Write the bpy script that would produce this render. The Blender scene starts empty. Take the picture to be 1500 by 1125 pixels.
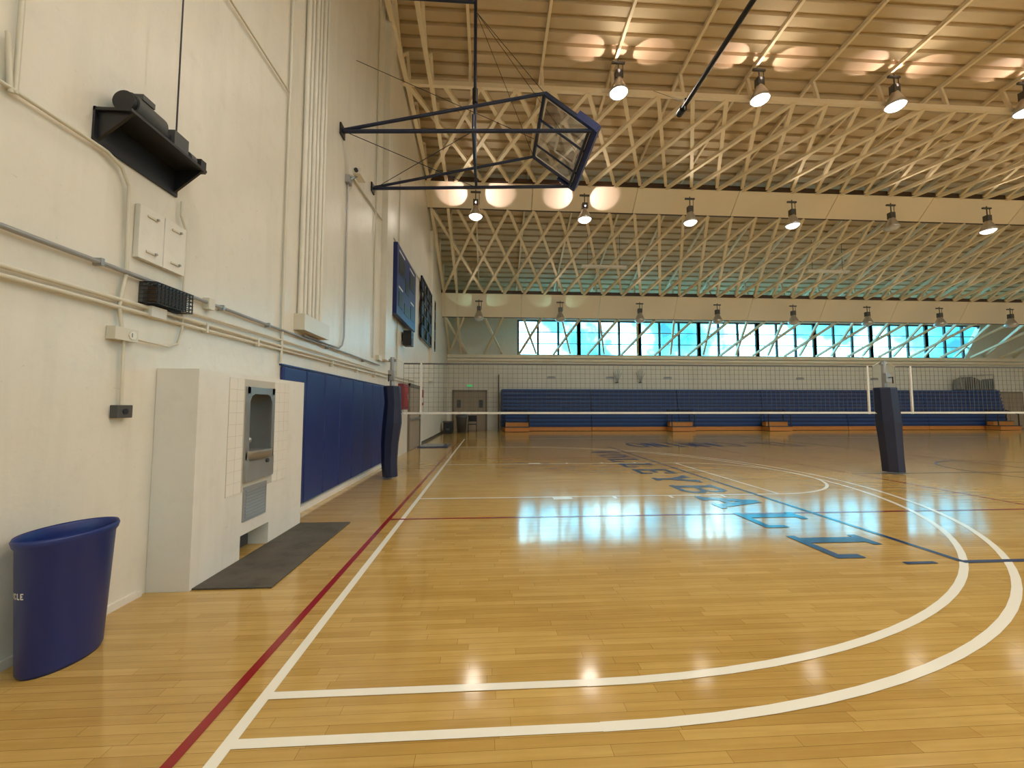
import bpy, math, random
from mathutils import Vector, Matrix
random.seed(3)
S=bpy.context.scene
S.view_settings.view_transform='Standard'
# ---------------------------------------------------------------- materials
def mat(name,col,rough=.5,metal=0,noise=0,nscale=4,bump=0,bscale=40,emis=None,es=0,spec=.5,grime=0):
    m=bpy.data.materials.new(name); m.use_nodes=True
    N=m.node_tree.nodes; L=m.node_tree.links
    b=N['Principled BSDF']; b.inputs['Roughness'].default_value=rough
    b.inputs['Metallic'].default_value=metal
    b.inputs['Specular IOR Level'].default_value=spec
    b.inputs['Base Color'].default_value=(*col,1)
    tc=N.new('ShaderNodeTexCoord')
    if noise:
        n=N.new('ShaderNodeTexNoise'); n.inputs['Scale'].default_value=nscale; n.inputs['Detail'].default_value=6
        L.new(tc.outputs['Object'],n.inputs['Vector'])
        mx=N.new('ShaderNodeMix'); mx.data_type='RGBA'
        mx.inputs[6].default_value=(*[c*(1-noise) for c in col],1)
        mx.inputs[7].default_value=(*[min(1,c*(1+noise)) for c in col],1)
        L.new(n.outputs['Fac'],mx.inputs[0]); out=mx.outputs[2]
        if grime:
            for sc,vs,p0,p1,gr in ((5,(1,1,1),.28,.47,grime*.6),(1.0,(1,3.5,.35),.30,.50,grime*.8),(16,(1,1,1.6),.30,.34,grime*1.5)):
                mp=N.new('ShaderNodeMapping'); mp.inputs['Scale'].default_value=vs; L.new(tc.outputs['Object'],mp.inputs['Vector'])
                n2=N.new('ShaderNodeTexNoise'); n2.inputs['Scale'].default_value=sc; n2.inputs['Detail'].default_value=9; n2.inputs['Roughness'].default_value=.65
                L.new(mp.outputs[0],n2.inputs['Vector'])
                cr=N.new('ShaderNodeValToRGB'); cr.color_ramp.elements[0].position=p0; cr.color_ramp.elements[0].color=(1-gr,1-gr,1-gr*1.1,1); cr.color_ramp.elements[1].position=p1; cr.color_ramp.elements[1].color=(1,1,1,1)
                L.new(n2.outputs['Fac'],cr.inputs[0])
                m2=N.new('ShaderNodeMix'); m2.data_type='RGBA'; m2.blend_type='MULTIPLY'; m2.inputs[0].default_value=1
                L.new(out,m2.inputs[6]); L.new(cr.outputs[0],m2.inputs[7]); out=m2.outputs[2]
        L.new(out,b.inputs['Base Color'])
    if bump:
        n=N.new('ShaderNodeTexNoise'); n.inputs['Scale'].default_value=bscale; n.inputs['Detail'].default_value=5
        L.new(tc.outputs['Object'],n.inputs['Vector'])
        bp=N.new('ShaderNodeBump'); bp.inputs['Strength'].default_value=bump; bp.inputs['Distance'].default_value=.01
        L.new(n.outputs['Fac'],bp.inputs['Height']); L.new(bp.outputs['Normal'],b.inputs['Normal'])
    if emis:
        b.inputs['Emission Color'].default_value=(*emis,1); b.inputs['Emission Strength'].default_value=es
    return m
WALL=mat('cream_paint',(.74,.70,.61),.34,noise=.07,nscale=1.3,bump=.55,bscale=7,grime=.10)
PIPEC=mat('cream_conduit_paint',(.64,.60,.49),.35)
DECK=mat('roof_deck_paint',(.58,.465,.30),.6,noise=.08,nscale=.8)
STEEL=mat('truss_paint',(.82,.71,.52),.5,noise=.05)
BAND=mat('beam_panel_paint',(.85,.76,.60),.5,noise=.05,nscale=.6)
BROWN=mat('dark_brown_steel_and_gap_shade',(.07,.04,.025),.5)
BLACK=mat('black_metal',(.012,.012,.016),.4)
NAVY=mat('navy_vinyl',(.010,.018,.055),.4,noise=.1,nscale=3)
PADB=mat('blue_pad_vinyl',(.012,.025,.14),.42,noise=.08,nscale=2)
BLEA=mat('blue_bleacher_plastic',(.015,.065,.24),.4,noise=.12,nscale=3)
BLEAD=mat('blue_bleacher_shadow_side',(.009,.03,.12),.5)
CANB=mat('blue_plastic',(.010,.025,.15),.38,noise=.05)
WHITE=mat('white_paint',(.76,.73,.66),.4,noise=.05,nscale=3,grime=.10)
RED=mat('red_paint',(.32,.02,.02),.4)
REDD=mat('dark_red_paint',(.22,.03,.04),.4)
BLUEL=mat('blue_line_paint',(.014,.042,.13),.14)
LINEW=mat('white_line_paint',(.82,.80,.70),.16)
LINER=mat('red_line_paint',(.26,.012,.012),.16)
GREY=mat('galvanised_steel',(.36,.36,.36),.4,metal=.5)
STAIN=mat('stainless_steel',(.42,.42,.41),.32,metal=.7,noise=.1,nscale=6)
DGREY=mat('dark_grey_metal',(.07,.07,.07),.5)
MATM=mat('rubber_mat',(.085,.075,.06),.75,noise=.45,nscale=5,bump=.3,grime=.35)
WOOD=mat('orange_wood',(.55,.22,.05),.4,noise=.15,nscale=6)
DOORM=mat('door_paint',(.34,.27,.19),.5)
FRAME=mat('door_frame_paint',(.18,.14,.10),.5)
NETM=mat('net_cord',(.10,.095,.09),.8)
TILE=mat('grout',(.50,.47,.40),.6)
TILEW=mat('white_tile',(.80,.76,.68),.25)
GREEN=mat('exit_green',(.02,.3,.08),.5,emis=(.1,1,.3),es=.3)
LENS=mat('lamp_lens_lit',(1,1,1),.4,emis=(1,.90,.87),es=8)
LENSW=mat('lamp_lens_dim',(1,1,1),.4,emis=(1,.94,.9),es=2.2)
LENSO=mat('lamp_lens_off',(.6,.6,.6),.2)
ALU=mat('lamp_aluminium',(.5,.48,.45),.3,metal=.8)
def glass(name,c,fac):
    m=bpy.data.materials.new(name); m.use_nodes=True; N=m.node_tree.nodes; L=m.node_tree.links
    N.clear(); o=N.new('ShaderNodeOutputMaterial'); t=N.new('ShaderNodeBsdfTransparent'); g=N.new('ShaderNodeBsdfGlossy'); mx=N.new('ShaderNodeMixShader')
    t.inputs[0].default_value=(*c,1); g.inputs['Roughness'].default_value=.08; mx.inputs[0].default_value=fac
    L.new(t.outputs[0],mx.inputs[1]); L.new(g.outputs[0],mx.inputs[2]); L.new(mx.outputs[0],o.inputs[0]); return m
GLASS=glass('window_glass',(.95,.99,1),.05); BGLASS=glass('backboard_glass',(.8,.8,.8),.3)
def floor_mat():
    m=bpy.data.materials.new('maple_floor'); m.use_nodes=True; N=m.node_tree.nodes; L=m.node_tree.links; b=N['Principled BSDF']
    tc=N.new('ShaderNodeTexCoord')
    def math_(op,a,bv=None):
        n=N.new('ShaderNodeMath'); n.operation=op; L.new(a,n.inputs[0])
        if bv is not None: n.inputs[1].default_value=bv
        return n
    sp=N.new('ShaderNodeSeparateXYZ'); L.new(tc.outputs['Object'],sp.inputs[0])
    row=math_('FLOOR',math_('DIVIDE',sp.outputs['Y'],.057).outputs[0]); wn=N.new('ShaderNodeTexWhiteNoise'); wn.noise_dimensions='1D'; L.new(row.outputs[0],wn.inputs['W'])
    sh=math_('MULTIPLY',wn.outputs['Value'],7.3); ad=N.new('ShaderNodeMath'); ad.operation='ADD'; L.new(sp.outputs['X'],ad.inputs[0]); L.new(sh.outputs[0],ad.inputs[1])
    cb=N.new('ShaderNodeCombineXYZ'); L.new(ad.outputs[0],cb.inputs['X']); L.new(sp.outputs['Y'],cb.inputs['Y'])
    br=N.new('ShaderNodeTexBrick'); br.offset=0; br.offset_frequency=2; br.squash=1
    br.inputs['Scale'].default_value=1; br.inputs['Brick Width'].default_value=.8; br.inputs['Row Height'].default_value=.057
    br.inputs['Mortar Size'].default_value=.0011; br.inputs['Mortar Smooth'].default_value=.4; br.inputs['Bias'].default_value=0
    br.inputs['Color1'].default_value=(.50,.315,.085,1); br.inputs['Color2'].default_value=(.61,.41,.13,1); br.inputs['Mortar'].default_value=(.24,.13,.035,1)
    L.new(cb.outputs[0],br.inputs['Vector'])
    mp=N.new('ShaderNodeMapping'); mp.inputs['Scale'].default_value=(1.5,30,1); L.new(cb.outputs[0],mp.inputs['Vector'])
    n=N.new('ShaderNodeTexNoise'); n.inputs['Scale'].default_value=1.5; n.inputs['Detail'].default_value=6; L.new(mp.outputs[0],n.inputs['Vector'])
    mx=N.new('ShaderNodeMix'); mx.data_type='RGBA'; mx.blend_type='MULTIPLY'; mx.inputs[0].default_value=.5
    cr=N.new('ShaderNodeValToRGB'); cr.color_ramp.elements[0].position=.3; cr.color_ramp.elements[0].color=(.7,.65,.55,1); cr.color_ramp.elements[1].position=.7; cr.color_ramp.elements[1].color=(1.0,1,1,1)
    L.new(n.outputs['Fac'],cr.inputs[0]); L.new(br.outputs['Color'],mx.inputs[6]); L.new(cr.outputs[0],mx.inputs[7])
    n4=N.new('ShaderNodeTexNoise'); n4.inputs['Scale'].default_value=.7; n4.inputs['Detail'].default_value=8; n4.inputs['Roughness'].default_value=.65; L.new(tc.outputs['Object'],n4.inputs['Vector'])
    cr2=N.new('ShaderNodeValToRGB'); cr2.color_ramp.elements[0].position=.35; cr2.color_ramp.elements[0].color=(.86,.82,.74,1); cr2.color_ramp.elements[1].position=.6; cr2.color_ramp.elements[1].color=(1.0,1,1,1)
    L.new(n4.outputs['Fac'],cr2.inputs[0]); mx2=N.new('ShaderNodeMix'); mx2.data_type='RGBA'; mx2.blend_type='MULTIPLY'; mx2.inputs[0].default_value=1
    L.new(mx.outputs[2],mx2.inputs[6]); L.new(cr2.outputs[0],mx2.inputs[7]); L.new(mx2.outputs[2],b.inputs['Base Color'])
    n2=N.new('ShaderNodeTexNoise'); n2.inputs['Scale'].default_value=2.2; n2.inputs['Detail'].default_value=3; L.new(tc.outputs['Object'],n2.inputs['Vector'])
    mr=N.new('ShaderNodeMapRange'); mr.inputs['To Min'].default_value=.085; mr.inputs['To Max'].default_value=.135; L.new(n2.outputs['Fac'],mr.inputs['Value']); L.new(mr.outputs[0],b.inputs['Roughness'])
    b.inputs['Specular IOR Level'].default_value=.65
    mp2=N.new('ShaderNodeMapping'); mp2.inputs['Scale'].default_value=(3,9,1); L.new(tc.outputs['Object'],mp2.inputs['Vector'])
    n3=N.new('ShaderNodeTexNoise'); n3.inputs['Scale'].default_value=1; n3.inputs['Detail'].default_value=2; L.new(mp2.outputs[0],n3.inputs['Vector'])
    bp=N.new('ShaderNodeBump'); bp.inputs['Strength'].default_value=.06; bp.inputs['Distance'].default_value=.006; L.new(n3.outputs['Fac'],bp.inputs['Height']); L.new(bp.outputs[0],b.inputs['Normal'])
    return m
FLOOR=floor_mat()
# ---------------------------------------------------------------- mesh builder
class B:
    def __init__(s,name): s.n=name; s.v=[]; s.f=[]; s.m=[]; s.mats=[]; s.sm=[]
    def mi(s,m):
        if m not in s.mats: s.mats.append(m)
        return s.mats.index(m)
    def add(s,vs,fs,m,smooth=False):
        o=len(s.v); s.v+= [tuple(v) for v in vs]; k=s.mi(m)
        for f in fs: s.f.append([i+o for i in f]); s.m.append(k); s.sm.append(smooth)
        return s
    def box(s,x0,x1,y0,y1,z0,z1,m):
        v=[(x,y,z) for x in (x0,x1) for y in (y0,y1) for z in (z0,z1)]
        return s.add(v,[(0,1,3,2),(4,6,7,5),(0,4,5,1),(2,3,7,6),(0,2,6,4),(1,5,7,3)],m)
    def beam(s,p,q,w,h,m,up=(0,0,1)):
        p=Vector(p);q=Vector(q);d=(q-p).normalized();u=Vector(up).normalized()
        if abs(d.dot(u))>.98: u=Vector((1,0,0))
        a=d.cross(u).normalized();c=a.cross(d)
        v=[e+a*(i*w/2)+c*(j*h/2) for e in (p,q) for i in (-1,1) for j in (-1,1)]
        return s.add(v,[(0,1,3,2),(4,6,7,5),(0,4,5,1),(2,3,7,6),(0,2,6,4),(1,5,7,3)],m)
    def cyl(s,p,q,r,m,n=10,r2=None):
        if r2 is None: r2=r
        p=Vector(p);q=Vector(q);d=(q-p).normalized();u=Vector((0,0,1)) if abs(d.z)<.95 else Vector((1,0,0))
        a=d.cross(u).normalized();c=a.cross(d); v=[]
        for e,R in ((p,r),(q,r2)):
            for i in range(n): t=2*math.pi*i/n; v.append(e+a*(math.cos(t)*R)+c*(math.sin(t)*R))
        s.add(v,[(i,(i+1)%n,n+(i+1)%n,n+i) for i in range(n)],m,True)
        s.add(v,[tuple(range(n-1,-1,-1)),tuple(range(n,2*n))],m); return s
    def pipe(s,pts,r,m,n=8):
        for a,b in zip(pts,pts[1:]): s.cyl(a,b,r,m,n)
        for a in pts[1:-1]: s.ball(a,r*1.02,m)
        return s
    def ball(s,c,r,m,n=8,k=5,sx=1,sy=1,sz=1):
        v=[];f=[]
        for j in range(k+1):
            p=math.pi*j/k
            for i in range(n):
                t=2*math.pi*i/n; v.append((c[0]+sx*r*math.sin(p)*math.cos(t),c[1]+sy*r*math.sin(p)*math.sin(t),c[2]+sz*r*math.cos(p)))
        for j in range(k):
            for i in range(n): f.append((j*n+i,(j+1)*n+i,(j+1)*n+(i+1)%n,j*n+(i+1)%n))
        return s.add(v,f,m,True)
    def lathe(s,c,prof,m,n=24,sx=1,sy=1,off=None,smooth=True):
        v=[];f=[]
        for j,(r,z) in enumerate(prof):
            ox,oy=off[j] if off else (0,0)
            for i in range(n): t=2*math.pi*(i+.5)/n; v.append((c[0]+ox+sx*r*math.cos(t),c[1]+oy+sy*r*math.sin(t),c[2]+z))
        for j in range(len(prof)-1):
            for i in range(n): f.append((j*n+i,j*n+(i+1)%n,(j+1)*n+(i+1)%n,(j+1)*n+i))
        return s.add(v,f,m,smooth)
    def done(s,parent=None,bevel=0):
        me=bpy.data.meshes.new(s.n); me.from_pydata(s.v,[],s.f); me.update()
        for m in s.mats: me.materials.append(m)
        for p,k,q in zip(me.polygons,s.m,s.sm): p.material_index=k; p.use_smooth=q
        o=bpy.data.objects.new(s.n,me); S.collection.objects.link(o)
        if parent: o.parent=parent
        if bevel:
            b=o.modifiers.new('bevel','BEVEL'); b.width=bevel; b.segments=2; b.limit_method='ANGLE'
        return o
XL=-2.6; XR=38.0; YF=25.0; YN=-8.8
# ---------------------------------------------------------------- shell
B('floor').box(XL-.3,XR+.3,YN-.3,YF+.3,-.2,0,FLOOR).done()
b=B('wall_left').box(XL-.3,XL,YN-.3,YF+.3,0,13.2,WALL)
b.box(XL,XL+.14,9.5,10.1,2.55,12.0,WALL).box(XL,XL+.14,17.2,17.8,2.55,9.2,WALL).done()
B('wall_right').box(XR,XR+.3,YN-.3,YF+.3,0,13.2,WALL).done()
W0,W1,WZ0,WZ1=1.8,33.8,4.75,7.05
for nm,y0,y1 in (('wall_far',YF,YF+.3),('wall_near',YN-.3,YN)):
    b=B(nm); b.box(XL,XR,y0,y1,0,WZ0,WALL).box(XL,XR,y0,y1,WZ1,7.6,WALL).box(XL,W0,y0,y1,WZ0,WZ1,WALL).box(W1,XR,y0,y1,WZ0,WZ1,WALL)
    v=[(32.4,y0,WZ0),(W1,y0,WZ0),(W1,y0,WZ1),(32.4,y1,WZ0),(W1,y1,WZ0),(W1,y1,WZ1)]
    b.add(v,[(0,1,2),(3,5,4),(0,2,5,3)],WALL)
    b.done()
nw=8; wn=0
for yy in (YF+.12,YN-.12):
    for k in range(nw):
        wn+=1; b=B('window_%d'%wn); ww=(W1-W0)/nw; a=W0+k*ww; c=a+ww
        for i in range(4):
            x=a+.03+i*(ww-.06)/3; t=.10 if i in(0,3) else .07
            b.box(x-t,x+t,yy-.05,yy+.05,WZ0,WZ1,DGREY)
        for z,t in ((WZ0,.07),(WZ0+.75,.045),(WZ0+1.5,.045),(WZ1-.1,.1)): b.box(a,c,yy-.045,yy+.045,z,z+t,DGREY)
        b.box(a,c,yy-.005,yy+.005,WZ0,WZ1,GLASS); b.done()
# roof deck, corrugated
half=[(25.35,7.15),(21.8,8.75),(16.6,11.0),(11.6,12.0),(8.1,12.25)]
poly=half+[(16.2-y,z) for y,z in half[::-1][1:]]
def along(poly,pitch):
    out=[]
    for (y0,z0),(y1,z1) in zip(poly,poly[1:]):
        L=math.hypot(y1-y0,z1-z0); n=max(1,round(L/pitch))
        ty,tz=(y1-y0)/L,(z1-z0)/L; ny,nz=tz,-ty
        if nz<0: ny,nz=-ny,-nz
        for i in range(n):
            s0=L*i/n; p=L/n
            for fr,d in ((0,0),(.66,0),(.72,.10),(.94,.10)):
                s=s0+p*fr; out.append((y0+ty*s+ny*d,z0+tz*s+nz*d))
    out.append(poly[-1]); return out
pr=along(poly,.38); v=[];f=[]
for y,z in pr: v+=[(XL-.1,y,z),(XR+.1,y,z)]
for i in range(len(pr)-1): f.append((2*i,2*i+1,2*i+3,2*i+2))
o=len(v)
for y,z in pr: v+=[(XL-.1,y,z+.2),(XR+.1,y,z+.2)]
for i in range(len(pr)-1): f.append((o+2*i,o+2*i+2,o+2*i+3,o+2*i+1))
B('ceiling').add(v,f,DECK).done()
b=B('ceiling_purlins')
x=-.6
while x<XR:
    for (y0,z0),(y1,z1) in zip(poly,poly[1:]): b.beam((x,y0,z0-.07),(x,y1,z1-.07),.08,.12,STEEL)
    x+=2.2
b.done()
# inner truss lattice
K0=(24.93,4.8);K1=(22.0,6.5);K2=(21.4,7.65);K3=(16.4,9.86);K4=(15.7,10.6);K5=(11.4,11.05)
def lattice(b,p,q,g,run,step,w=.09):
    n=int((XR-XL-run)/step); s=Vector((0,g(q[0])-g(p[0]),q[1]-p[1])).normalized(); nn=Vector((1,0,0)).cross(s)
    if nn.z<0: nn=-nn
    for i in range(n+1):
        xa=XL+.1+i*step
        b.beam((xa,g(p[0]),p[1]),(xa+run,g(q[0]),q[1]),w,w*1.1,STEEL,up=nn)
        b.beam(Vector((xa+run,g(p[0]),p[1]))+nn*.08,Vector((xa,g(q[0]),q[1]))+nn*.08,w,w*1.1,STEEL,up=nn)
def ip(pl,y):
    for (a,c),(d,e) in zip(pl,pl[1:]):
        if min(a,d)<=y<=max(a,d): return c+(e-c)*(y-a)/(d-a)
    return pl[-1][1]
for mir in (0,1):
    g=(lambda t:16.2-t) if mir else (lambda t:t)
    b=B('roof_truss')
    lattice(b,K0,K1,g,1.1,2.2,.11); lattice(b,K2,K3,g,2.2,1.1,.12); lattice(b,K4,K5,g,2.2,1.1,.12)
    b.box(XL,XR,g(11.4)-.06,g(11.4)+.06,11.0,11.14,STEEL)
    b.box(XL,XR,g(24.9)-.08,g(24.9)+.08,4.55,4.75,BAND)
    x=-.6
    while x<XR:
        b.beam((x,g(11.4),11.05),(x,g(11.6),12.0),.09,.09,STEEL)
        b.beam((x,g(15.9),10.5),(x,g(16.5),10.95),.09,.09,STEEL)
        b.beam((x,g(21.5),7.7),(x,g(21.8),8.7),.09,.09,STEEL)
        x+=2.2
    X=XL+.15
    path=[K0,K1,K2,K3,K4,K5,(8.1,11.15)]
    for p,q in zip(path,path[1:]):
        b.beam((X,g(p[0]),p[1]),(X,g(q[0]),q[1]),.12,.12,STEEL)
        b.beam((X+.7,g(p[0]),p[1]),(X+.7,g(q[0]),q[1]),.12,.12,STEEL)
    y=8.1; top=True
    while y<24:
        y2=y+.8
        za=ip(half,y)-.1 if top else ip(path,y); zb=ip(path,y2) if top else ip(half,y2)-.1
        b.beam((X,g(y),za),(X,g(y2),zb),.08,.08,STEEL)
        b.beam((X+.7,g(y),za),(X+.7,g(y2),zb),.08,.08,STEEL)
        y=y2; top=not top
    b.done()
    for p,q in ((K1,K2),(K3,K4)):
        b=B('ceiling_beam'); x=XL
        while x<XR:
            x2=min(XR,x+4.375)
            py,qy=g(p[0]),g(q[0])
            nn=Vector((1,0,0)).cross(Vector((0,qy-py,q[1]-p[1])))
            b.beam((x,(py+qy)/2,(p[1]+q[1])/2),(x2,(py+qy)/2,(p[1]+q[1])/2),math.hypot(p[0]-q[0],p[1]-q[1]),.1,BAND,up=nn)
            x+=4.4
        b.box(XL,XR,g(q[0])-.08,g(q[0])+.08,q[1],q[1]+.16,BROWN)  # dark strip: brown beam steel that also paints in the shadow gap above
        b.box(XL,XR,g(p[0])-.03,g(p[0])+.05,p[1]-.05,p[1]+.0,BROWN)
        b.done()
# lamps : each has a downward bulb and slotted reflector leaking light upward, plus an added ceiling fill spot
def lamp(x,y,zt,zl,state,power,up,ty,slot=65):
    sg=1 if y>8.1 else -1
    b=B('high_bay_lamp')
    b.cyl((x,y,zl+.5),(x,y,zt),.02,DGREY)
    b.box(x-.1,x+.1,y-.09,y+.09,zl+.42,zl+.68,DGREY)
    b.box(x-.2,x+.2,y-.03,y+.03,zt-.12,zt-.06,DGREY); b.cyl((x+.14,y,zl+.5),(x+.14,y,zt-.1),.012,DGREY)
    b.lathe((x,y,zl),[(.10,.44),(.13,.36),(.18,.26),(.25,.10),(.28,0),(.26,0),(.22,.12),(.12,.3)],ALU)
    b.lathe((x,y,zl),[(.255,.03),(.23,-.03),(.15,-.09),(.0,-.12)],{2:LENS,1:LENSW,0:LENSO,3:LENSO}[state])
    o=b.done()
    def spot(nm,e,col,loc,d,ang,r,bl=.6):
        l=bpy.data.lights.new(nm,'SPOT'); l.energy=e; l.color=col; l.spot_size=math.radians(ang); l.spot_blend=bl; l.shadow_soft_size=r
        lo=bpy.data.objects.new(nm,l); lo.location=loc; S.collection.objects.link(lo); lo.parent=o
        lo.rotation_euler=Vector(d).to_track_quat('-Z','Y').to_euler()
    if power: spot('bulb',power,(1,.90,.76),(x,y,zl-.2),(0,0,-1),165,.28)
    if up: spot('ceiling_fill',up,(1,.87,.70),(x,y-.28*sg,zl+.3),(0,-1.0*sg,.9),110,.15,.9)  # broad fill spot added beside the reflector to brighten the ceiling
    if state>=2:
        for dx in (-1,0,1):
            col=(1,.74,.66) if state==2 else (.55,1,.75)
            spot('reflector_slot',slot,col,(x+dx*.24,y-.12*sg,zl+.5),(dx*.8,ty*sg,1.0),50 if dx else 35,.02,.3)
for k in range(9):
    x=-.55+4.4*k
    for mir in (0,1):
        g=(lambda t:16.2-t) if mir else (lambda t:t)
        if k>0: lamp(x,g(11.1),11.85,10.8,2 if not mir or k<5 else 1,310 if not mir else 430,60,.0)
        lit=(k<2 and not mir)
        lamp(x,g(15.4),10.1,9.0,2 if lit else (0 if k==4 and not mir else 1),(80 if lit else 30) if not mir else 430,70,.9,100)  # unseen mirrored rows driven stronger to fill the room
        lamp(x,g(21.0),7.2,6.15,(3 if k<2 else 0) if not mir else 1,0 if not mir else 260,45 if not mir else 40,.8,9)
# ---------------------------------------------------------------- floor markings
b=B('court_markings'); zz=[.002]
def strip(x0,x1,y0,y1,m):
    zz[0]+=.00006; z=zz[0]; b.add([(x0,y0,z),(x1,y0,z),(x1,y1,z),(x0,y1,z)],[(0,1,2,3)],m)
def hl(y,x0,x1,m,w=.05): strip(x0,x1,y-w/2,y+w/2,m)
def vl(x,y0,y1,m,w=.05): strip(x-w/2,x+w/2,y0,y1,m)
def arc(cx,cy,r,w,a0,a1,m,n=72):
    zz[0]+=.00006; v=[];f=[]
    for i in range(n+1):
        a=math.radians(a0+(a1-a0)*i/n)
        for R in (r-w/2,r+w/2): v.append((cx+R*math.cos(a),cy+R*math.sin(a),zz[0]))
    for i in range(n): f.append((2*i,2*i+1,2*i+3,2*i+2))
    b.add(v,f,m)
vl(-1.08,-7,18,LINEW,.055); vl(-1.25,-.9,17.1,LINER); vl(7.75,-.9,17.1,LINER)
for y in (-.9,17.1,11.1): hl(y,-1.25,7.75,LINER)
hl(5.15,-1.25,17,LINER)
CY=8.1
for r in (6.02,6.30):
    hl(CY-r,-1.08,.5,LINEW); hl(CY+r,-1.08,.5,LINEW); arc(.5,CY,r,.055,-90,90,LINEW)
for s in (-1,1):
    hl(CY+s*1.83,-1.08,4.72,LINEW)
    for xx in (1.95,2.85,3.7): strip(xx,xx+.05,*sorted((CY+s*1.83,CY+s*1.99)),LINEW)
    strip(1.0,1.3,*sorted((CY+s*1.83,CY+s*2.0)),LINEW)
vl(4.72,CY-1.83,CY+1.83,LINEW); arc(4.72,CY,1.83,.05,-90,90,LINEW)
hl(18,-1.08,30,LINEW)
vl(4.32,3.45,14.3,BLUEL,.06); hl(3.45,4.3,24,BLUEL,.06); arc(12.5,8.1,1.83,.05,0,360,BLUEL)
hl(8.1,7.75,30,BLUEL); vl(12.5,-5,20,BLUEL)
hl(3.45,3.75,4.05,BLUEL,.05)
F={'V':[[(0,1),(.5,0)],[(.5,0),(1,1)],[(-.12,1),(.28,1)],[(.72,1),(1.12,1)]],
'O':[[(.3,0),(.7,0)],[(.7,0),(1,.3)],[(1,.3),(1,.7)],[(1,.7),(.7,1)],[(.7,1),(.3,1)],[(.3,1),(0,.7)],[(0,.7),(0,.3)],[(0,.3),(.3,0)]],
'L':[[(.2,0),(.2,1)],[(0,0),(1,0)],[(1,0),(1,.28)],[(0,1),(.42,1)]],
'E':[[(.15,0),(.15,1)],[(0,0),(.95,0)],[(0,1),(.95,1)],[(.15,.5),(.7,.5)],[(.95,0),(.95,.25)],[(.95,1),(.95,.75)]],
'Y':[[(.5,0),(.5,.45)],[(.5,.45),(.05,1)],[(.5,.45),(.95,1)],[(.3,0),(.7,0)],[(-.1,1),(.25,1)],[(.75,1),(1.1,1)]],
'B':[[(.15,0),(.15,1)],[(0,0),(.75,0)],[(0,1),(.75,1)],[(.15,.52),(.75,.52)],[(.75,0),(.98,.15)],[(.98,.15),(.98,.38)],[(.98,.38),(.75,.52)],[(.75,.52),(.92,.66)],[(.92,.66),(.92,.86)],[(.92,.86),(.75,1)]],
'A':[[(.05,0),(.5,1)],[(.5,1),(.95,0)],[(.22,.35),(.78,.35)],[(-.1,0),(.25,0)],[(.75,0),(1.1,0)]],
'C':[[(1,.25),(.7,0)],[(.7,0),(.3,0)],[(.3,0),(0,.3)],[(0,.3),(0,.7)],[(0,.7),(.3,1)],[(.3,1),(.7,1)],[(.7,1),(1,.75)]],
'M':[[(.05,0),(.05,1)],[(.05,1),(.5,.3)],[(.5,.3),(.95,1)],[(.95,1),(.95,0)],[(-.1,0),(.2,0)],[(.8,0),(1.1,0)]],
'I':[[(.5,0),(.5,1)],[(.25,0),(.75,0)],[(.25,1),(.75,1)]],
'N':[[(.1,0),(.1,1)],[(.1,1),(.9,0)],[(.9,0),(.9,1)],[(-.05,0),(.25,0)],[(.75,1),(1.05,1)]],
'R':[[(.15,0),(.15,1)],[(.15,1),(.85,1)],[(.85,1),(.85,.5)],[(.85,.5),(.15,.5)],[(.5,.5),(.95,0)]],' ':[]}
def text(b,t,org,R,U,w,h,gap,th,m,N=(0,0,1),eps=.00003):
    org=Vector(org);R=Vector(R);U=Vector(U);N=Vector(N);k=0
    for ch in t:
        for p,q in F[ch]:
            k+=1
            a=org+R*(p[0]*w)+U*(p[1]*h)+N*(k*eps); c=org+R*(q[0]*w)+U*(q[1]*h)+N*(k*eps)
            tk=th if abs(p[1]-q[1])>.3 else th*.6
            d=(c-a).normalized(); s=N.cross(d)*(tk/2); e=d*(th*.25)
            b.add([a-e-s,c+e-s,c+e+s,a-e+s],[(0,1,2,3)],m)
        org=org+R*(w+gap)
text(b,'VOLLEYBALL',(3.29,12.7,.0035),(0,-1,0),(1,0,0),.56,.70,.385,.16,BLUEL)
text(b,'EL CAMINO',(11.6,15.6,.0035),(-1,0,0),(0,-1,0),.5,1.6,.22,.16,BLUEL)
b.done()
# ---------------------------------------------------------------- drinking fountain block
b=B('drinking_fountain'); fx=-2.28; X0=XL+.003
Y0,Y1,ZT=3.25,5.03,1.71
ry0,ry1,rz0,rz1=3.86,4.33,.93,1.58
ny0,ny1,nz1=3.86,4.33,.22
b.box(X0,fx,Y0,ny0,0,ZT,WHITE).box(X0,fx,ry1,Y1,0,ZT,WHITE).box(X0,fx,ny0,ry1,nz1,rz0,WHITE).box(X0,fx,ny0,ry1,rz1,ZT,WHITE)
b.box(X0,fx-.2,ny0,ry1,0,nz1,DGREY)
ty0,ty1,tz0,tz1=3.62,4.66,.62,1.67; b.box(fx,fx+.004,ty0,ry0,tz0,tz1,TILE).box(fx,fx+.004,ry1,ty1,tz0,tz1,TILE).box(fx,fx+.004,ry0,ry1,tz0,rz0,TILE).box(fx,fx+.004,ry0,ry1,rz1,tz1,TILE)
for i in range(10):
    for j in range(10):
        a=ty0+i*.104+.002; c=tz0+j*.105+.002
        if a+.098>ry0-.01 and a<ry1+.01 and c+.099>rz0-.25 and c<rz1+.01: continue
        b.box(fx,fx+.006,a,a+.101,c,c+.102,TILEW)
b.box(fx-.25,fx-.24,ry0,ry1,rz0,rz1,STAIN).box(fx-.25,fx,ry0,ry0+.01,rz0,rz1,STAIN).box(fx-.25,fx,ry1-.01,ry1,rz0,rz1,STAIN).box(fx-.25,fx,ry0,ry1,rz1-.01,rz1,STAIN)
fr=.045
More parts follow.
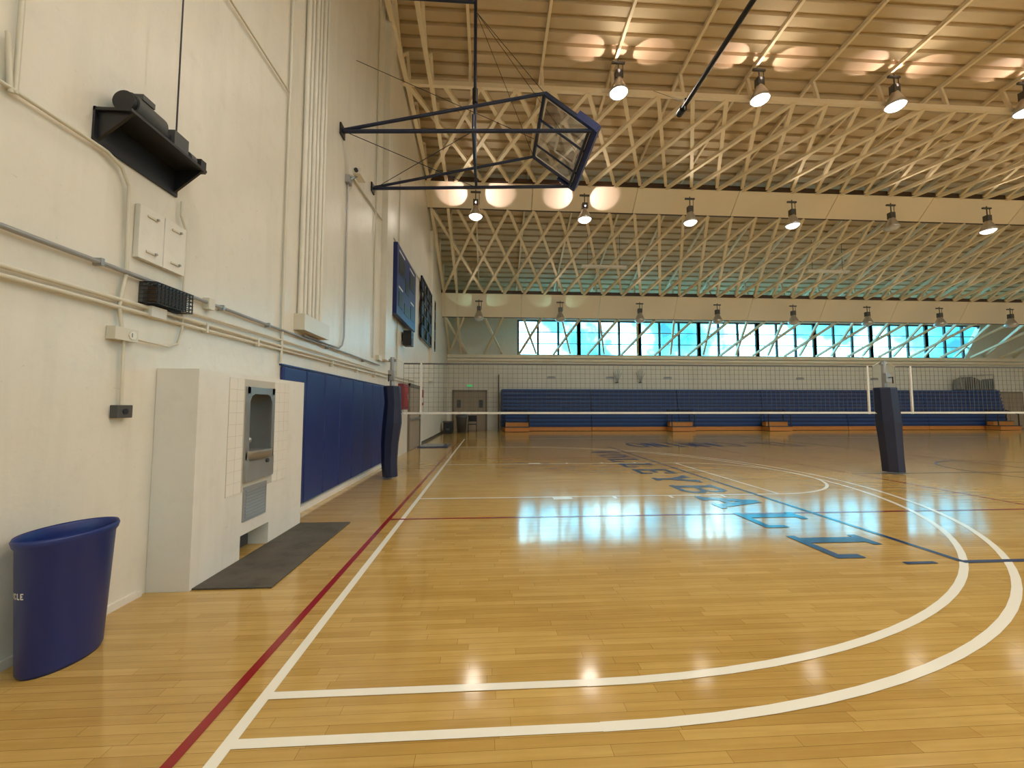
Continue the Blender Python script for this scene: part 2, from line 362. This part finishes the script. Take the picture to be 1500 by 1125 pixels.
b.box(fx,fx+.02,ry0-.01,ry0+fr,rz0-.22,rz1+.02,STAIN).box(fx,fx+.02,ry1-fr,ry1+.01,rz0-.22,rz1+.02,STAIN).box(fx,fx+.02,ry0,ry1,rz1-fr,rz1+.02,STAIN)
for s,yc in ((1,ry0+fr),(-1,ry1-fr)):
    v=[(fx+.018,yc,rz1-fr),(fx+.018,yc+s*.08,rz1-fr),(fx+.018,yc+s*.03,rz1-fr-.02),(fx+.018,yc,rz1-fr-.08)]
    b.add(v,[(0,1,2,3)],STAIN)
b.box(fx-.24,fx+.02,ry0,ry1,rz0-.02,rz0+.05,STAIN)
v=[];ns=14
for i in range(ns+1):
    t=math.pi*i/ns; yy=(ry0+ry1)/2-math.cos(t)*.21; xx=fx+.02+math.sin(t)*.05
    v+=[(xx,yy,rz0+.06),(fx+.02+math.sin(t)*.03,yy,rz0-.03)]
f=[(2*i,2*i+2,2*i+3,2*i+1) for i in range(ns)]+[tuple(range(1,2*ns+2,2))]
b.add(v,f,STAIN,True)
b.add([(p[0],p[1],p[2]-.02) for p in v[::2]],[tuple(range(ns+1))],GREY)
b.cyl((fx-.04,ry0+.12,rz0+.04),(fx-.04,ry0+.12,rz0+.15),.018,GREY).ball((fx-.03,ry0+.12,rz0+.16),.03,GREY)
b.box(fx,fx+.03,ry0,ry1,rz0-.22,rz0-.02,STAIN).cyl((fx+.03,(ry0+ry1)/2+.1,rz0-.06),(fx+.05,(ry0+ry1)/2+.1,rz0-.06),.02,DGREY)
b.box(fx,fx+.012,3.87,4.25,.34,.66,GREY)
for i in range(9): b.box(fx+.012,fx+.018,3.90,4.22,.37+i*.03,.385+i*.03,STAIN)
b.done()
B('rubber_floor_mat').box(fx+.003,-1.68,3.27,5.03,.001,.014,MATM).done(bevel=.004)
B('baseboard_left').box(XL,XL+.02,YN,3.2,0,.05,WHITE).box(XL,XL+.09,5.06,11.2,0,.07,WHITE).box(XL,XL+.02,15.6,YF,0,.1,DGREY).done()
for i in range(9):
    y=5.07+i*.63; b=B('wall_pad'); b.box(XL+.002,XL+.055,y,y+.615,.09,1.92,PADB); b.done(bevel=.018)
B('trim_1').box(XL,XL+.035,5.05,10.8,1.93,1.95,PADB).done()
# trash can
b=B('trash_can'); cx,cy=-2.385,2.45
b.lathe((cx,cy,0),[(.0,.006),(.185,.0),(.195,.02),(.228,.66),(.240,.675),(.247,.70),(.240,.715),(.233,.705),(.22,.66),(.18,.03),(0,.02)],CANB,n=48,sx=.68,sy=1)
def on_can(t,z):
    r=.195+(z-.02)*(.033/.64)+.0015; return (cx+.68*r*math.cos(t),cy+r*math.sin(t),z)
def cantext(w,t0,z0,ch,h):
    for c in w:
        for p,q in F[c]:
            P=lambda s,dz: on_can(t0+(p[0]+(q[0]-p[0])*s)*ch, z0+(p[1]+(q[1]-p[1])*s)*h+dz)
            if abs(q[1]-p[1])<.3: v=[P(0,-.003),P(1,-.003),P(1,.003),P(0,.003)]
            else: v=[on_can(t0+p[0]*ch-.018,z0+p[1]*h),on_can(t0+p[0]*ch+.018,z0+p[1]*h),on_can(t0+q[0]*ch+.018,z0+q[1]*h),on_can(t0+q[0]*ch-.018,z0+q[1]*h)]
            b.add(v,[(0,1,2,3)],WHITE)
        t0+=ch*1.35
cantext('RECYCLE',-2.42,.42,.10,.026)
b.done()
# ---------------------------------------------------------------- left wall fixtures
w=XL+.002
b=B('door_operator_motor')
b.box(w,w+.015,2.64,3.34,3.14,3.38,BLACK).box(w,w+.24,2.64,3.34,3.355,3.375,BLACK)
for y in (2.66,3.30): b.add([(w+.01,y,3.355),(w+.23,y,3.355),(w+.01,y,3.16),(w+.01,y+.02,3.355),(w+.23,y+.02,3.355),(w+.01,y+.02,3.16)],[(0,1,2),(3,5,4),(0,3,4,1),(1,4,5,2),(0,2,5,3)],BLACK)
b.cyl((w+.12,2.74,3.48),(w+.12,2.98,3.48),.085,DGREY,20).cyl((w+.12,2.71,3.48),(w+.12,2.74,3.48),.072,BLACK,20).box(w+.06,w+.18,2.76,2.96,3.375,3.43,BLACK)
b.box(w+.07,w+.17,2.80,2.90,3.56,3.60,DGREY)
b.cyl((w+.12,2.98,3.46),(w+.12,3.10,3.46),.045,BLACK,14).box(w+.05,w+.19,3.06,3.2,3.38,3.53,DGREY)
b.cyl((w+.12,3.2,3.44),(w+.12,3.44,3.44),.03,BLACK,12).cyl((w+.12,3.26,3.44),(w+.12,3.32,3.44),.055,DGREY,16).box(w+.08,w+.19,3.34,3.40,3.38,3.48,BLACK)
b.cyl((w+.12,3.16,3.52),(w+.12,3.16,11.4),.006,BLACK,6)
b.done()
b=B('wall_cabinet'); b.box(w,w+.04,2.98,3.20,2.5,2.9,WHITE).box(w,w+.04,3.205,3.42,2.5,2.9,WHITE)
for y in (3.04,3.27):
    for z in (2.56,2.83): b.box(w+.04,w+.05,y,y+.09,z,z+.015,PIPEC).cyl((w+.04,y+.08,z+.01),(w+.06,y+.08,z+.01),.010,GREY)
b.done(bevel=.004)
b=B('emergency_light_cage')
b.box(w,w+.03,3.05,3.42,2.18,2.34,DGREY).box(w+.03,w+.09,3.09,3.38,2.205,2.315,BROWN)
for i in range(11): y=3.06+i*.035; b.box(w+.12,w+.126,y,y+.006,2.18,2.34,BLACK).box(w,w+.126,y,y+.006,2.18,2.185,BLACK).box(w,w+.126,y,y+.006,2.335,2.34,BLACK)
for i in range(6): z=2.18+i*.031; b.box(w+.12,w+.126,3.05,3.42,z,z+.006,BLACK); b.box(w,w+.126,3.05,3.056,z,z+.006,BLACK).box(w,w+.126,3.414,3.42,z,z+.006,BLACK)
b.box(w,w+.06,3.10,3.24,2.09,2.17,WHITE)
b.done()
b=B('wall_outlet'); b.box(w,w+.06,2.82,3.0,1.87,1.96,PIPEC).cyl((w+.06,2.95,1.915),(w+.066,2.95,1.915),.03,WHITE).box(w+.066,w+.068,2.94,2.945,1.90,1.93,BLACK).done(bevel=.004)
b=B('junction_box'); b.box(w,w+.05,2.88,3.0,1.33,1.42,DGREY).cyl((w+.05,2.94,1.375),(w+.056,2.94,1.375),.02,BLACK).done(bevel=.004)
b=B('wall_conduits')
def wp(pts,r,m=PIPEC,d=.03): b.pipe([(w+d,y,z) for y,z in pts],r,m)
wp([(-3,2.35),(5,2.36),(9.4,2.40)],.017,GREY,.035); wp([(-3,2.13),(5.0,2.16),(5.2,2.16),(14,2.32)],.015); wp([(-3,2.085),(3.1,2.10),(3.3,2.10),(16,2.22)],.014)
wp([(3.4,2.22),(5.0,2.24),(9,2.26)],.012)
wp([(2.15,3.4),(2.18,3.09)],.012); wp([(1.0,3.09),(2.55,3.12),(2.72,3.12),(2.83,3.08),(2.89,2.98),(2.91,2.36),(2.87,2.1),(2.9,1.96)],.012); wp([(2.92,1.87),(2.93,1.42)],.010)
wp([(3.37,3.12),(3.37,3.0),(3.43,2.9),(3.44,2.05),(3.40,1.93),(3.3,1.89),(3.0,1.90)],.009)
wp([(5.03,1.96),(5.03,11.9)],.018); wp([(-3,5.40),(4.9,5.44),(5.0,5.44)],.012); wp([(2.2,3.1),(2.2,11)],.012)
for i in range(6): y=5.46+i*.125; wp([(y,2.6),(y,11.5)],.026 if i%2 else .034,WALL,.04)
b.box(w,w+.14,5.38,6.2,2.44,2.66,PIPEC)
wp([(7.12,5.45),(7.12,2.65),(7.05,2.5),(6.9,2.42),(5.6,2.40)],.016,GREY)
wp([(7.3,5.72),(9.4,5.9)],.02); wp([(10.2,5.95),(16,6.2)],.02)
wp([(8.9,2.5),(8.9,11.8)],.02); wp([(11.2,2.3),(11.2,8)],.02)
for yy in (3.7,4.5,6.6,7.8,9.0): b.box(w,w+.052,yy,yy+.025,2.08,2.17,PIPEC)
for yy in (1.8,2.7,3.9,4.7,6.4,8.2): b.box(w,w+.056,yy,yy+.022,2.335,2.385,GREY)
b.box(w,w+.08,9.2,9.5,2.5,2.62,PIPEC)
b.box(w,w+.06,3.7,3.78,2.3,2.4,PIPEC)
b.done()
b=B('security_camera'); b.box(w,w+.08,7.05,7.2,5.46,5.6,GREY).beam((w+.05,7.15,5.55),(w+.2,7.2,5.68),.03,.03,GREY).box(w+.12,w+.26,7.08,7.38,5.64,5.74,WHITE).cyl((w+.19,7.08,5.69),(w+.19,7.04,5.69),.035,BLACK).done()
b=B('scoreboard'); b.box(w+.06,w+.20,10.3,12.9,3.85,5.75,PADB)
for (y0,y1,z0,z1) in ((10.5,11.2,5.0,5.5),(11.9,12.6,5.0,5.5),(11.3,11.8,4.7,5.1),(10.5,11.0,4.1,4.5),(12.1,12.6,4.1,4.5),(11.2,11.9,4.05,4.35)): b.box(w+.20,w+.21,y0,y1,z0,z1,BLACK)
for (y0,y1,z) in ((10.5,11.2,5.58),(11.9,12.6,5.58),(10.5,11.0,4.6),(12.1,12.6,4.6)): b.box(w+.20,w+.205,y0,y1,z,z+.05,WHITE)
b.done(bevel=.01)
b=B('record_board')
for i in range(7): y=14.6+i*.62; b.box(w+.06,w+.12,y,y+.07,4.0,6.3,BLACK)
for i in range(6): z=4.0+i*.45; b.box(w+.06,w+.12,14.6,18.4,z,z+.06,BLACK)
for i in range(6):
    for j in range(5):
        if (i+j)%2==0: y=14.7+i*.62; z=4.08+j*.45; b.box(w+.07,w+.10,y,y+.52,z,z+.35,NAVY)
b.box(w,w+.06,14.8,14.9,4.1,6.2,DGREY).box(w,w+.06,16.9,17.0,4.1,6.2,DGREY); b.done()
b=B('wall_speaker'); b.box(w+.05,w+.30,11.8,12.15,3.25,3.7,BLACK).box(w,w+.05,11.9,12.05,3.4,3.6,DGREY).cyl((w+.3,11.975,3.4),(w+.31,11.975,3.4),.11,DGREY,16).cyl((w+.3,11.975,3.6),(w+.31,11.975,3.6),.05,DGREY,12).done(bevel=.01)
b=B('fire_extinguisher_cabinet'); b.box(w,w+.16,11.5,12.2,1.35,2.1,REDD).box(w+.16,w+.17,11.56,12.14,1.42,2.03,RED).box(w+.17,w+.18,12.02,12.06,1.65,1.8,GREY).done()
b=B('door_1'); b.box(w,w+.06,12.9,13.02,0,2.2,FRAME).box(w,w+.06,14.9,15.02,0,2.2,FRAME).box(w,w+.06,12.9,15.02,2.1,2.2,FRAME).box(w,w+.03,13.02,13.95,0.01,2.1,DOORM).box(w,w+.03,13.97,14.9,0.01,2.1,DOORM)
b.box(w+.03,w+.08,13.1,13.9,1.0,1.06,GREY).box(w+.03,w+.08,14.05,14.85,1.0,1.06,GREY).done()
b=B('notice_sign'); b.box(w,w+.02,15.4,15.9,1.5,2.1,RED).box(w+.02,w+.022,15.45,15.85,1.6,1.8,WHITE).done()
y=YF-.002
b=B('door_2'); b.box(-2.28,-2.16,y-.08,y,0,2.5,FRAME).box(-.22,-.10,y-.08,y,0,2.5,FRAME).box(-2.28,-.1,y-.08,y,2.4,2.52,FRAME).box(-2.16,-1.2,y-.05,y-.002,.01,2.4,DOORM).box(-1.18,-.22,y-.05,y-.002,.01,2.4,DOORM)
b.box(-2.05,-1.3,y-.12,y-.05,1.0,1.07,GREY).box(-1.08,-.33,y-.12,y-.05,1.0,1.07,GREY).box(-2.0,-1.75,y-.055,y-.05,1.4,1.9,DGREY).box(-.62,-.37,y-.055,y-.05,1.4,1.9,DGREY).done()
b=B('exit_sign'); b.box(-1.40,-1.0,y-.06,y,2.70,2.88,WHITE).box(-1.36,-1.04,y-.065,y-.06,2.73,2.85,GREEN).done()
b=B('trim_2'); b.box(XL,XR,y-.12,y,4.35,4.5,BAND).done()
b=B('wall_signs')
for x in (3.7,7.5,11.3,20.3,25.5): b.box(x,x+.55,y-.02,y,3.25,3.40,GREY).box(x+.1,x+.45,y-.022,y-.02,3.36,3.39,DGREY)
b.done()
for x in (8.2,9.7):
    b=B('wall_fan'); b.box(x-.05,x+.05,y-.3,y,3.0,3.05,DGREY)
    for i in range(5): t=math.radians(50+20*i); b.beam((x,y-.2,3.05),(x+.45*math.cos(t),y-.2,3.05+.8*math.sin(t)),.05,.02,GREY)
    b.done()
b=B('waste_bin'); b.lathe((-1.55,22.8,0),[(0,.005),(.25,0),(.30,.8),(.33,.85),(.33,.95),(.2,1.02),(0,1.04)],DGREY,n=20).done()
b=B('waste_bin'); b.box(-2.45,-1.95,21.6,22.1,.0,.6,BLACK).box(-2.48,-1.92,21.57,22.13,.6,.68,DGREY).box(-2.3,-2.1,21.56,21.6,.2,.3,DGREY).done(bevel=.03)
b=B('stacking_chair'); cx,cy=-.95,23.2
b.box(cx-.25,cx+.25,cy-.22,cy+.22,.43,.48,BLACK).box(cx-.24,cx+.24,cy+.2,cy+.25,.6,.95,BLACK)
for sx in (-.24,.24): b.pipe([(cx+sx,cy-.25,0),(cx+sx,cy-.18,.45),(cx+sx,cy+.2,.45),(cx+sx,cy+.25,.93)],.018,BLACK).cyl((cx+sx,cy+.1,.45),(cx+sx,cy+.28,0),.018,BLACK)
b.done()
b=B('floor_exercise_mat'); b.box(-2.5,-1.45,14.2,15.4,.001,.035,BLUEL).box(-2.3,-1.65,14.4,15.2,.035,.038,GREY).done(bevel=.01)
# bleachers
b=B('bleachers'); nsec=6; wsec=(33.6-.78)/nsec
for s in range(nsec):
    x0=.78+s*wsec+.02; x1=x0+wsec-.04
    for i in range(10):
        z=.25+i*.23; yf=23.8+i*.035
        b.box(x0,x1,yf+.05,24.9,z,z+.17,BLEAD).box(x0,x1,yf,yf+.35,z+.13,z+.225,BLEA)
    b.box(x0,x1,23.82,24.9,.02,.24,WOOD)
b.box(.76,.80,23.8,24.9,.25,2.5,BLEAD)
b.done()
for x in (.95,10.9,16.9,31.9):
    b=B('bleacher_steps')
    for i in range(2): b.box(x,x+1.4,23.0+i*.35,23.74,.02+i*.28,.28+i*.28-.03,WOOD).box(x-.02,x+1.42,22.98+i*.35,23.36+i*.35,.26+i*.28,.30+i*.28,DGREY)
    for xx in (x,x+1.4): b.pipe([(xx,23.1,.3),(xx,23.1,1.0),(xx,23.7,1.25),(xx,23.7,.3)],.03,BLACK)
    b.cyl((x,23.7,1.25),(x+1.4,23.7,1.25),.03,BLACK)
    b.done()
b=B('chair_rack')
for i in range(14): b.box(31.2+i*.16,31.25+i*.16,24.2,24.8,2.56,3.3+.15*math.sin(i*.5),GREY)
b.box(31.1,33.5,24.2,24.8,2.56,2.6,DGREY).pipe([(31.1,24.25,2.6),(31.0,24.25,3.5),(33.4,24.25,3.6),(33.4,24.25,2.6)],.03,GREY).done()
b=B('door_3'); b.box(34.3,36.4,y-.06,y,0,2.5,FRAME).box(34.4,35.3,y-.08,y-.06,.02,2.4,DOORM).box(35.35,36.3,y-.08,y-.06,.02,2.4,DOORM).done()
b=B('end_guard_rail'); b.pipe([(.6,23.9,0),(.6,23.9,3.4),(.6,24.85,3.4),(.6,24.85,0)],.03,DGREY)
for i in range(8): b.cyl((.6,23.9,.4+i*.4),(.6,24.85,.4+i*.4),.015,DGREY)
b.done()
# ---------------------------------------------------------------- volleyball
def vnet(x0,x1):
    b=B('volleyball_net'); n=int((x1-x0)/.1)
    for i in range(n+1): x=x0+(x1-x0)*i/n; b.box(x-.0022,x+.0022,8.098,8.102,1.32,2.3,NETM)
    for i in range(11): z=1.32+.098*i; b.box(x0,x1,8.098,8.102,z-.0022,z+.0022,NETM)
    b.box(x0,x1,8.09,8.11,1.275,1.315,WHITE); b.box(x0,x1,8.094,8.106,2.28,2.31,NETM)
    for x in (x0+.35,x1-.12): b.box(x-.018,x+.018,8.085,8.115,1.27,2.31,WHITE)
    for x,s in ((x0,-1),(x1,1)):
        b.cyl((x,8.1,2.3),(x+s*.14,8.1,2.38),.006,WHITE,5); b.cyl((x,8.1,1.3),(x+s*.04,8.1,1.28),.006,WHITE,5)
    b.done()
vnet(-1.72,8.32); vnet(8.84,18.9)
def vpost(xx,lean,narrow):
    b=B('volleyball_post')
    b.cyl((xx,8.1,1.5),(xx,8.1,2.42),.045,GREY,14).cyl((xx,8.1,0.02),(xx,8.1,.2),.045,GREY,14)
    b.box(xx-.06,xx+.06,8.0,8.1,1.95,2.15,GREY).cyl((xx,8.0,2.05),(xx-.02,7.9,2.05),.012,BLACK).cyl((xx-.02,7.9,2.05),(xx-.02,7.9,1.92),.012,BLACK)
    b.cyl((xx-.07,8.1,2.36),(xx+.07,8.1,2.36),.03,GREY,12)
    zs=[.03,.04,.3,.7,1.1,1.5,1.82,1.84,1.84]; rs=[0,.20,.20,.21,.23,.215,.21,.20,0] if not narrow else [0,.15,.155,.17,.19,.165,.17,.16,0]
    off=[(lean*(1-z/1.84)-.03*math.sin(z*3.4)*(1 if narrow else .0),0) for z in zs]
    b.lathe((xx,8.1,0),list(zip(rs,zs)),NAVY,n=8,off=off,smooth=False)
    return b.done(bevel=.012)
vpost(-1.95,0.0,True); vpost(8.58,.10,False)
vpost(19.3,0,False)
# ---------------------------------------------------------------- backstop folded on wall
b=B('basketball_backstop')
A0,A1=6.84,8.66
lo=(1.9,6.48); hi=(1.0,7.12)
for Y in (A0,A1):
    b.cyl((w+.01,Y,6.25),(lo[0],Y,lo[1]-.03),.036,NAVY,10)
    b.cyl((w+.05,Y,6.28),(hi[0],Y,hi[1]),.030,NAVY,10)
    b.box(w+.001,w+.03,Y-.10,Y+.10,6.15,6.35,BLACK)
    b.cyl((-.3,Y,6.38),(-.3,Y,6.66),.02,NAVY,8)
b.cyl((lo[0]-.1,A0,lo[1]-.05),(lo[0]-.1,A1,lo[1]-.05),.03,NAVY)
b.cyl((-.3,A0,6.38),(-.3,A1,6.38),.03,NAVY)
b.cyl((w+.05,A0,6.25),(-.3,A1,6.35),.007,NAVY,6).cyl((w+.05,A1,6.25),(-.3,A0,6.35),.007,NAVY,6)
P=lambda s,t:Vector((lo[0]+(hi[0]-lo[0])*t,A0+(A1-A0)*s,lo[1]+(hi[1]-lo[1])*t))
nn=(P(1,0)-P(0,0)).cross(P(0,1)-P(0,0)).normalized()
b.add([P(0,0),P(1,0),P(1,1),P(0,1)],[(0,1,2,3)],BGLASS)
def fr(a,c,wd,m,th=.05): b.beam(a,c,wd,th,m,up=nn)
for a,c in ((P(0,0),P(1,0)),(P(1,0),P(1,1)),(P(1,1),P(0,1)),(P(0,1),P(0,0))): fr(a,c,.05,NAVY,.07)
for a,c in ((P(.04,.05),P(.96,.05)),(P(.96,.05),P(.96,.95)),(P(.96,.95),P(.04,.95)),(P(.04,.95),P(.04,.05))): fr(a,c,.03,WHITE,.012)
for a,c in ((P(.34,.15),P(.66,.15)),(P(.66,.15),P(.66,.58)),(P(.66,.58),P(.34,.58)),(P(.34,.58),P(.34,.15))): fr(a,c,.045,WHITE,.014)
off=(P(.5,0)-P(.5,1)).normalized()*.05
b.beam(P(-.04,0)+off,P(1.04,0)+off,.09,.14,PADB,up=nn); b.beam(P(-.03,0)+off,P(-.03,.35),.07,.14,PADB,up=nn); b.beam(P(1.03,0)+off,P(1.03,.35),.07,.14,PADB,up=nn)
for s in (.3,.7): b.beam(P(s,-.0)-nn*.08,P(s,1)-nn*.08,.03,.03,NAVY,up=nn)
fc=-nn if nn.x<0 else nn
c0=P(.5,.12)+fc*.38; e1=(P(1,0)-P(0,0)).normalized(); 
ring=[c0+e1*(.23*math.cos(2*math.pi*i/20))+fc*(.23*math.sin(2*math.pi*i/20)) for i in range(21)]
b.pipe(ring,.01,RED,6); b.beam(P(.5,.12),P(.5,.12)+fc*.16,.12,.02,RED,up=off)
b.cyl((-.3,7.75,6.4),(-.3,7.75,9.9),.035,NAVY); b.cyl((-.3,7.75,9.8),(-2.3,7.75,9.8),.035,NAVY); b.cyl((-.3,7.75,9.8),(-.3,7.75,12.1),.035,NAVY); b.cyl((-2.3,7.75,9.8),(-2.3,7.75,12.1),.03,NAVY)
b.cyl((-.3,7.75,7.6),(-.3,7.75,7.9),.06,BLACK)
for q in (P(0,1),P(1,1),P(.5,0)): b.cyl((-.3,7.75,9.6),q,.006,BLACK,5)
b.cyl((-2.5,7.2,7.9),(.9,7.75,6.9),.006,BLACK,5)
b.done()
b=B('ceiling_hung_backstop_mast'); b.cyl((5.0,1.5,9.15),(5.0,9.7,9.15),.055,BLACK,12).cyl((5,9.55,9.15),(5,9.75,9.15),.09,BLACK,12).cyl((5,9.4,9.0),(5,9.4,9.3),.03,BLACK)
b.cyl((5,2.5,9.15),(5,2.5,11.8),.03,BLACK).cyl((5,9.4,9.2),(6.1,11.3,11.1),.006,BLACK,5).cyl((5,9.4,9.2),(5,11.3,11.1),.006,BLACK,5).done()
b=B('ceiling_cable_tray')
for X in (4.5,16.0): b.box(X,X+2.2,18.6,18.8,8.25,8.35,WHITE).cyl((X+.3,18.7,8.35),(X+.3,18.7,9.9),.01,DGREY,5).cyl((X+1.9,18.7,8.35),(X+1.9,18.7,9.9),.01,DGREY,5)
b.done()
# world, camera
wd=bpy.data.worlds.new('sky'); S.world=wd; wd.use_nodes=True; N=wd.node_tree.nodes; L=wd.node_tree.links
bg=N['Background']; tc=N.new('ShaderNodeTexCoord'); n=N.new('ShaderNodeTexNoise'); n.inputs['Scale'].default_value=9; n.inputs['Detail'].default_value=5
cr=N.new('ShaderNodeValToRGB'); e=cr.color_ramp.elements; e[0].position=.36; e[0].color=(.006,.04,.055,1); e[1].position=.62; e[1].color=(.22,.46,.54,1)
e2=e.new(.48); e2.color=(.022,.19,.28,1)
L.new(tc.outputs['Generated'],n.inputs['Vector']); L.new(n.outputs['Fac'],cr.inputs[0]); L.new(cr.outputs[0],bg.inputs[0]); bg.inputs[1].default_value=20
c=bpy.data.cameras.new('camera'); co=bpy.data.objects.new('camera',c); S.collection.objects.link(co); S.camera=co
c.sensor_width=36; c.lens=580/1500*36; c.clip_start=.05; co.location=(0,0,1.4); co.rotation_euler=(math.radians(93.45),0,math.radians(-3.35))
